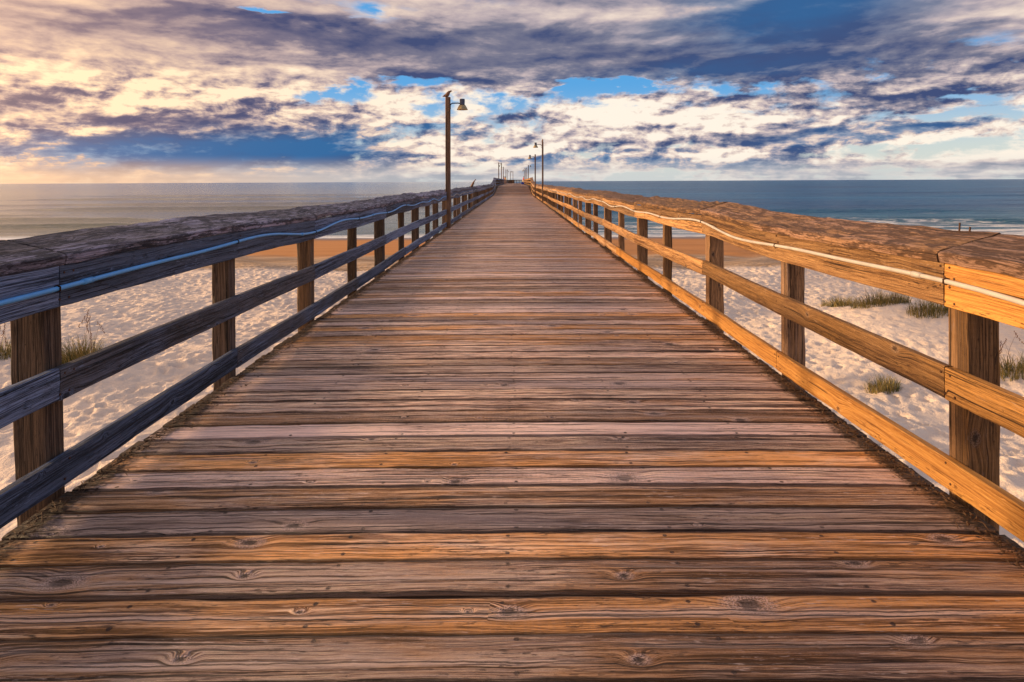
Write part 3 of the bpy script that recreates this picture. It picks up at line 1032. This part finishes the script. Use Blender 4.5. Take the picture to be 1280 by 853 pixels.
conduit(-1, -3.9, 19.0, M['pvc_blue'], 'pale blue plastic conduit strapped along the dark left railing up to the tall lamp')
conduit(-1, 19.8, 66.0, M['pvc'], 'thin white conduit on the left railing beyond the tall lamp post')
conduit(1, -3.9, 66.0, M['pvc'], 'long white plastic conduit strapped along the sunlit right railing')


# ------------------------------------------------------------------ lamp posts
def bird_mesh(root, L=.26, perch=0, upright=.2, white=False):
    """a perched bird facing +x; root origin at its feet"""
    b = MB()
    body = [(-1.0, .30, .03, .02), (-.80, .33, .06, .05), (-.5, .42, .13, .12), (-.15, .52, .19, .20), (.15, .62, .19, .21), (.36, .76, .14, .15), (.48, .92, .10, .11), (.58, 1.02, .115, .115), (.70, 1.03, .10, .095), (.79, 1.0, .05, .05)]
    rings = []
    hl = L / 1.9
    for (x, z, ry, rz) in body:
        f_ = 2.7 if x < .4 else 1.8
        ry, rz, z = ry * f_, rz * f_, z + .08
        zz = z + upright * x
        rings.append([(x * hl, ry * hl * cos(2 * pi * j / 14), (zz + rz * sin(2 * pi * j / 14)) * hl) for j in range(14)])
    b.loft(rings)
    o = b.build('body', M['bird_white'] if white else M['bird_brown'], root, True)
    hx, hz = .79 * hl, (1.0 + upright * .79) * hl
    b = MB(); b.tube([(hx - .01, 0, hz), (hx + .12 * hl, 0, hz - .01), (hx + .26 * hl, 0, hz - .05 * hl)], [.045 * hl, .035 * hl, .008 * hl], 8)
    b.build('beak', M['beak'], root, True)
    for sy in (-1, 1):
        b = MB()
        wr = []
        for (x, z, ry, rz) in [(-1.12, .34, .02, .03), (-.6, .47, .04, .10), (-.1, .58, .05, .17), (.28, .66, .03, .10)]:
            zz = z + .10 + upright * x
            ry, rz = ry * 1.3, rz * 1.6
            yo = 1.65 * sy * (.16 if x > -.9 else .05)
            wr.append([(x * hl, (yo + ry * cos(2 * pi * j / 10)) * hl, (zz + rz * sin(2 * pi * j / 10)) * hl) for j in range(10)])
        b.loft(wr); b.build('wing', M['bird_brown'], root, True)
        b = MB(); b.tube([(.02, sy * .07 * hl, 0), (.0, sy * .08 * hl, .36 * hl)], .022 * hl, 6)
        b.tube([(.0, sy * .07 * hl, .01 * hl), (.13 * hl, sy * .07 * hl, .01 * hl)], .018 * hl, 6)
        b.build('leg', M['beak'], root, True)
        b = MB(); b.lathe((.62 * hl, sy * .085 * hl, (1.04 + upright * .6) * hl), [(.001, -.02 * hl), (.022 * hl, 0), (.001, .02 * hl)], 8); b.build('eye', M['cable'], root)
    for o in root.children:
        o.matrix_parent_inverse = Matrix.Identity(4)


def lamp(h, rad, detail=True, arm=1, square=True):
    root = empty('lamp_post', (0, 0, 0), label='x', cat='lamp post', group='lamp posts along the pier')
    b = MB()
    seg = 24 if detail else 4
    lumber(b, (0, 0, -.35), (.012, 0, h), (rad, 0, 0), (0, -rad, 0), seg, random.random(), rough=.003 if detail else 0, erode=.006 if detail else 0, wn=3 if detail else 1, tn=1 if detail else 0, ch=rad * .25)
    b.build('pole', M['pole'], root)
    ha = h - .22
    x0, x1 = arm * rad, arm * .42
    b = MB(); b.tube([(x0 - arm * .01, 0, ha - .02), (x0 + arm * .07, 0, ha + .035), (x1 - arm * .10, 0, ha + .04), (x1 - arm * .02, 0, ha + .02)], .018, 8); b.build('arm', M['housing'], root, True)
    c = (x1 + arm * .03, 0, ha)
    b = MB(); b.lathe(c, [(.02, .17), (.075, .165), (.08, .12), (.075, .0), (.085, -.02), (.05, -.03)], 18); b.build('ballast_housing', M['housing'], root, True)
    b = MB(); b.lathe(c, [(.06, -.015), (.10, -.03), (.135, -.09), (.165, -.155), (.172, -.165), (.160, -.158), (.125, -.09), (.05, -.03)], 22); b.build('lamp_shade', M['shade'], root, True)
    b = MB(); b.lathe(c, [(.03, -.05), (.055, -.08), (.06, -.12), (.035, -.155), (.002, -.16)], 14); b.build('bulb', M['lens'], root, True)
    if detail:
        b = MB(); b.tube([(x0 + arm * .02, -.01, ha), (x0 + arm * .02, -.02, ha - .14), (rad * .2, -rad - .012, ha - .26), (-rad * .6, -rad - .012, ha - .36), (-rad * .6, -rad - .010, h * .45), (-rad * .6, -rad - .012, .9)], .009, 6); b.build('cable', M['cable'], root, True)
    return root


# (px of pole, y distance, height above deck, arm direction, label)
spec = [
    (-1, 19.3, 3.98, 1, 'tall lamp post against the left railing, bird on top, bell shade facing right', 559.7),
    (1, 41.2, 3.98, -1, 'slim lamp post standing on the right railing, nearest of the right-hand lamps', 678.3),
    (1, 54.5, 3.55, -1, 'second lamp post from the front on the right railing, just beyond the slim near one', 671.6),
]
far = [(-1, 110, 623.4, 1, 'first of the distant left lamp posts, tallest of the far left cluster'),
       (-1, 125, 626.9, -1, 'second of the distant left lamp posts, close behind the first'),
       (-1, 141, 629.2, -1, 'third of the distant left lamp posts, just before the yellow-shirted person'),
       (-1, 173, 632.3, 1, 'fourth of the distant left lamp posts, right above the yellow-shirted person'),
       (-1, 199, 634.0, 1, 'fifth of the distant left lamp posts near the end of the pier'),
       (-1, 203.2, 638.0, 1, 'lamp post at the end railing of the pier, left one of two'),
       (-1, 203.4, 641.2, -1, 'lamp post at the end railing of the pier, right one of two'),
       (1, 128, 660.5, 1, 'first of the distant right lamp posts, its shade turned outward'),
       (1, 152, 658.5, -1, 'second of the distant right lamp posts, behind the outward-turned one'),
       (1, 170, 656.9, -1, 'third of the distant right lamp posts'),
       (1, 186, 655.4, -1, 'last of the distant right lamp posts, closest to the red-shirted person in view')]
L0 = lamp(3.98, .075, True, 1)
L0['label'] = spec[0][4]
L0.location = ((559.7 - 642) / FPX * 19.3 + .004, 19.3, 0)
L1 = lamp(3.98, .055, True, -1)
L1['label'] = spec[1][4]
L1.location = ((678.3 - 642) / FPX * 41.2, 41.2, 0)
L2 = copy_tree(L1)
L2['label'] = spec[2][4]
L2.location = (side_x(1, 54.5) - .07, 54.5, -.25)
LF = lamp(3.9, .075, False, 1)
LF2 = lamp(3.9, .075, False, -1)
used = set()
for (s, yy, px, arm, lab) in far:
    src = LF if arm > 0 else LF2
    o = src if arm not in used else copy_tree(src)
    used.add(arm)
    o.location = ((px - 642) / FPX * yy, yy, deck_z(yy))
    o['label'] = lab

bt = empty('bird', (L0.location.x + .01, 19.3, 3.98), label='brown speckled bird perched on top of the tall left lamp post', cat='bird')
bird_mesh(bt, .28, upright=.25)
bt2 = empty('bird', (L1.location.x, 41.2, 3.98), label='small bird perched on top of the slim right lamp post', cat='bird')
bird_mesh(bt2, .2, upright=.9)
bt2.rotation_euler.z = 1.2
bt3 = empty('bird', (side_x(-1, 33) - .10, 33, 1.115), label='upright brown bird perched on the cap of the left railing beyond the tall lamp', cat='bird')
bird_mesh(bt3, .40, upright=1.0)


# ------------------------------------------------------------------ people far down the pier
def person(loc, rz, shirt, legs, label, lean=.15, hgt=1.7):
    root = empty('person', loc, label=label, cat='person')
    k = hgt / 1.7
    def skin_body(joints, edges, name, mats, zsplit):
        me = D.meshes.new(name)
        me.from_pydata([j[0] for j in joints], edges, [])
        o = D.objects.new(name, me)
        C.objects.link(o)
        sk = o.modifiers.new('skin', 'SKIN')
        for i, j in enumerate(joints):
            me.skin_vertices[0].data[i].radius = j[1]
        me.skin_vertices[0].data[0].use_root = True
        o.modifiers.new('sub', 'SUBSURF').levels = 1
        dg = bpy.context.evaluated_depsgraph_get()
        em = D.meshes.new_from_object(o.evaluated_get(dg))
        D.objects.remove(o)
        for m in mats: em.materials.append(m)
        for p in em.polygons:
            p.material_index = zsplit(p.center)
            p.use_smooth = True
        q = D.objects.new(name, em)
        C.objects.link(q)
        q.parent = root
        return q
    l = lean
    J = [((0, 0, .95), (.15, .11)), ((0, l * .4, 1.18), (.14, .10)), ((0, l * .9, 1.38), (.16, .10)), ((0, l * 1.1, 1.48), (.06, .06)), ((0, l * 1.3, 1.58), (.085, .095)), ((0, l * 1.3, 1.68), (.07, .08)),
         ((-.20, l, 1.38), (.06, .06)), ((-.25, l + .10, 1.12), (.048, .048)), ((-.18, l + .30, 1.02), (.035, .035)), ((-.16, l + .40, 1.02), (.035, .02)),
         ((.20, l, 1.38), (.06, .06)), ((.25, l + .10, 1.12), (.048, .048)), ((.18, l + .30, 1.02), (.035, .035)), ((.16, l + .40, 1.02), (.035, .02)),
         ((-.10, 0, .85), (.10, .11)), ((-.12, .03, .48), (.065, .07)), ((-.13, -.02, .10), (.045, .05)), ((-.14, .10, .04), (.04, .035)),
         ((.10, 0, .85), (.10, .11)), ((.12, .06, .48), (.065, .07)), ((.14, .0, .10), (.045, .05)), ((.15, .12, .04), (.04, .035))]
    J = [((a[0] * k, a[1] * k, a[2] * k), r) for a, r in J]
    E = [(0, 1), (1, 2), (2, 3), (3, 4), (4, 5), (2, 6), (6, 7), (7, 8), (8, 9), (2, 10), (10, 11), (11, 12), (12, 13), (0, 14), (14, 15), (15, 16), (16, 17), (0, 18), (18, 19), (19, 20), (20, 21)]
    def zs(c):
        z = c.z / k
        if z > 1.47: return 0
        if abs(c.x) > .17 * k and z < 1.22: return 0
        if z > .93: return 1
        if z > .45: return 2
        return 0
    skin_body(J, E, 'body', [M['skin'], M[shirt], M[legs]], zs)
    hm = MB()
    hy = l * 1.3 - .015
    hm.lathe((0, hy * k, 1.62 * k), [(.095, -.04), (.108, .02), (.10, .08), (.06, .125), (.01, .135)], 14)
    hm.build('hair', M['hair'], root, True)
    for o in root.children:
        o.matrix_parent_inverse = Matrix.Identity(4)
    root.rotation_euler.z = rz
    return root


person((-1.78, 150, deck_z(150)), 1.4, 'yellow', 'khaki', 'tiny distant person in a yellow shirt leaning on the left railing')
person((-2.02, 146, deck_z(146)), 1.2, 'pink', 'navy', 'tiny distant person in a pale pink top beside the one in yellow')
person((2.18, 146, deck_z(146)), -1.3, 'red', 'white', 'tiny distant person in a red shirt leaning on the right railing')
ck = empty('cooler', (2.0, 139, deck_z(139)), label='blue cool box on the far deck in front of the red-shirted person', cat='cooler')
b = MB(); b.box((2.0, 139, .80 + .19), (.62, .38, .38)); b.build('body', M['blue'], ck)
b = MB(); b.box((2.0, 139, .80 + .41), (.65, .41, .06)); b.build('lid', M['blue'], ck)
b = MB(); b.tube([(1.72, 138.78, 1.12), (1.72, 138.74, 1.28), (2.28, 138.74, 1.28), (2.28, 138.78, 1.12)], .012, 6); b.build('handle', M['white'], ck)

# ------------------------------------------------------------------ litter along the walkway edges
mb = MB()
for i in range(5200):
    s = random.choice((-1, 1))
    yy = 1.2 + 24 * random.random() ** 1.6
    dd = abs(random.gauss(0, .045)) + .006
    if fbm(yy * 1.7, s * 4.0) < -.25: dd *= .5
    xx = side_x(s, yy) - s * (dd + .01)
    z = deck_z(yy) - .012 + .004 + .004 * random.random()
    a = random.uniform(0, pi)
    if random.random() < .55:
        L, w = random.uniform(.008, .045), random.uniform(.0008, .002)
    else:
        L, w = random.uniform(.003, .011), random.uniform(.002, .006)
    c, sn = cos(a), sin(a)
    t = random.uniform(0, .004)
    vs = [(xx - L * c - w * sn, yy - L * sn + w * c, z), (xx - L * c + w * sn, yy - L * sn - w * c, z), (xx + L * c + w * sn, yy + L * sn - w * c, z + t), (xx + L * c - w * sn, yy + L * sn + w * c, z + t),
          (xx, yy, z + .003 + w)]
    mb.addv(vs, [(0, 1, 4), (1, 2, 4), (2, 3, 4), (3, 0, 4)])
tag(mb.build('leaf_litter', M['litter']), 'dark dry needles and crumbs caught along both edges of the walkway', 'litter', kind='stuff')


# ------------------------------------------------------------------ beach grass
def grass_mat(name, c1, c2):
    m, g = new_mat(name)
    u, v, r = g.sep(g.n('ShaderNodeAttribute', attribute_name='bc').outputs['Vector'])
    col = g.mix(v, g.mix(r, c1, c2), (0.42, 0.30, 0.10))
    finish(g, col, 0.6)
    return m


M['grass'] = grass_mat('beach_grass_blades', (0.035, 0.060, 0.012), (0.34, 0.25, 0.07))
M['oats'] = plain('sea_oat_heads', (0.22, 0.10, 0.04), 0.8, 0, 60, 0.4)


def grass(px, py, yd, rad, h, n, label, oats=0, group='beach grass tufts'):
    # place on the dune under the sight line at distance yd
    x = (px - 642) / FPX * yd
    z = float(ground_z(x, yd))
    root = empty('grass_tuft', (x, yd, z), label=label, cat='grass tuft', group=group, kind='thing')
    b = MB()
    for i in range(int(n * 1.7)):
        a, rr = random.uniform(0, 2 * pi), rad * sqrt(random.random())
        bx, by = rr * cos(a) * 1.3, rr * sin(a) * .8
        bz = float(ground_z(x + bx, yd + by)) - z - .02
        hh = h * 1.35 * random.uniform(.35, 1.1) * (1 - .4 * rr / rad)
        lean = random.uniform(.15, .9) * hh
        la = a + random.gauss(0, .8)
        w = random.uniform(.005, .011)
        px_, py_ = -sin(la) * w, cos(la) * w
        vs, at = [], []
        rn = random.random()
        for j in range(5):
            t = j / 4
            cx, cy = bx + cos(la) * lean * t * t, by + sin(la) * lean * t * t
            cz = bz + hh * (t - .25 * t * t * lean / hh)
            k = 1 - t * .9
            vs += [(cx - px_ * k, cy - py_ * k, cz), (cx + px_ * k, cy + py_ * k, cz)]
            at += [(0, t * .8 * rn, rn)] * 2
        b.addv([(v[0] + x, v[1] + yd, v[2] + z) for v in vs], [(2 * j, 2 * j + 1, 2 * j + 3, 2 * j + 2) for j in range(4)], at)
    b.build('blades', M['grass'], root)
    for i in range(oats):
        a = random.uniform(0, 2 * pi)
        bx, by = rad * .6 * cos(a), rad * .6 * sin(a)
        hh = h * random.uniform(1.5, 2.4)
        dx = random.uniform(-.25, .25)
        b = MB()
        pts = [(x + bx + dx * (t ** 2), yd + by, z + hh * t * (1 - .12 * t)) for t in (0, .3, .6, .85, 1.0)]
        b.tube(pts, [.004, .0035, .003, .0025, .002], 5)
        tip = Vector(pts[-1])
        for q in range(9):
            c = tip + Vector((dx * .10 * (q - 3), random.uniform(-.02, .02), -.03 * q + .05))
            b.tube([c, c + Vector((random.uniform(-.03, .03), random.uniform(-.03, .03), -.035))], [.009, .004], 5)
        b.build('seed_stalk', M['oats'], root)
    return root


grass(103, 425, 14.0, .38, .60, 420, 'leafy tuft of beach grass with brown seed stalks behind the nearest left post', 5)
grass(6, 432, 14.2, .40, .40, 260, 'tuft of beach grass at the left picture edge, seen under the left fascia board', 3)
grass(1050, 356, 21.0, .48, .34, 300, 'farthest green grass tuft on the dune crest right of the pier', 0)
grass(1100, 376, 18.0, .62, .42, 520, 'widest dark grass tuft on the dune crest with a seed stalk to its left', 4)
grass(1165, 388, 16.5, .50, .42, 300, 'grass tuft just under the right fascia board beside the near right post', 2)
grass(1103, 482, 12.4, .26, .26, 260, 'small yellow-green grass tuft low on the sand between the right-hand rails', 0)
grass(1268, 430, 12.6, .38, .40, 200, 'sparse grass tuft to the right of the nearest right post', 5)
grass(1235, 468, 11.6, .22, .26, 90, 'thin grass sprig peeking out beside the nearest right post', 1)

# a few nails on the rail faces and standing in the cap
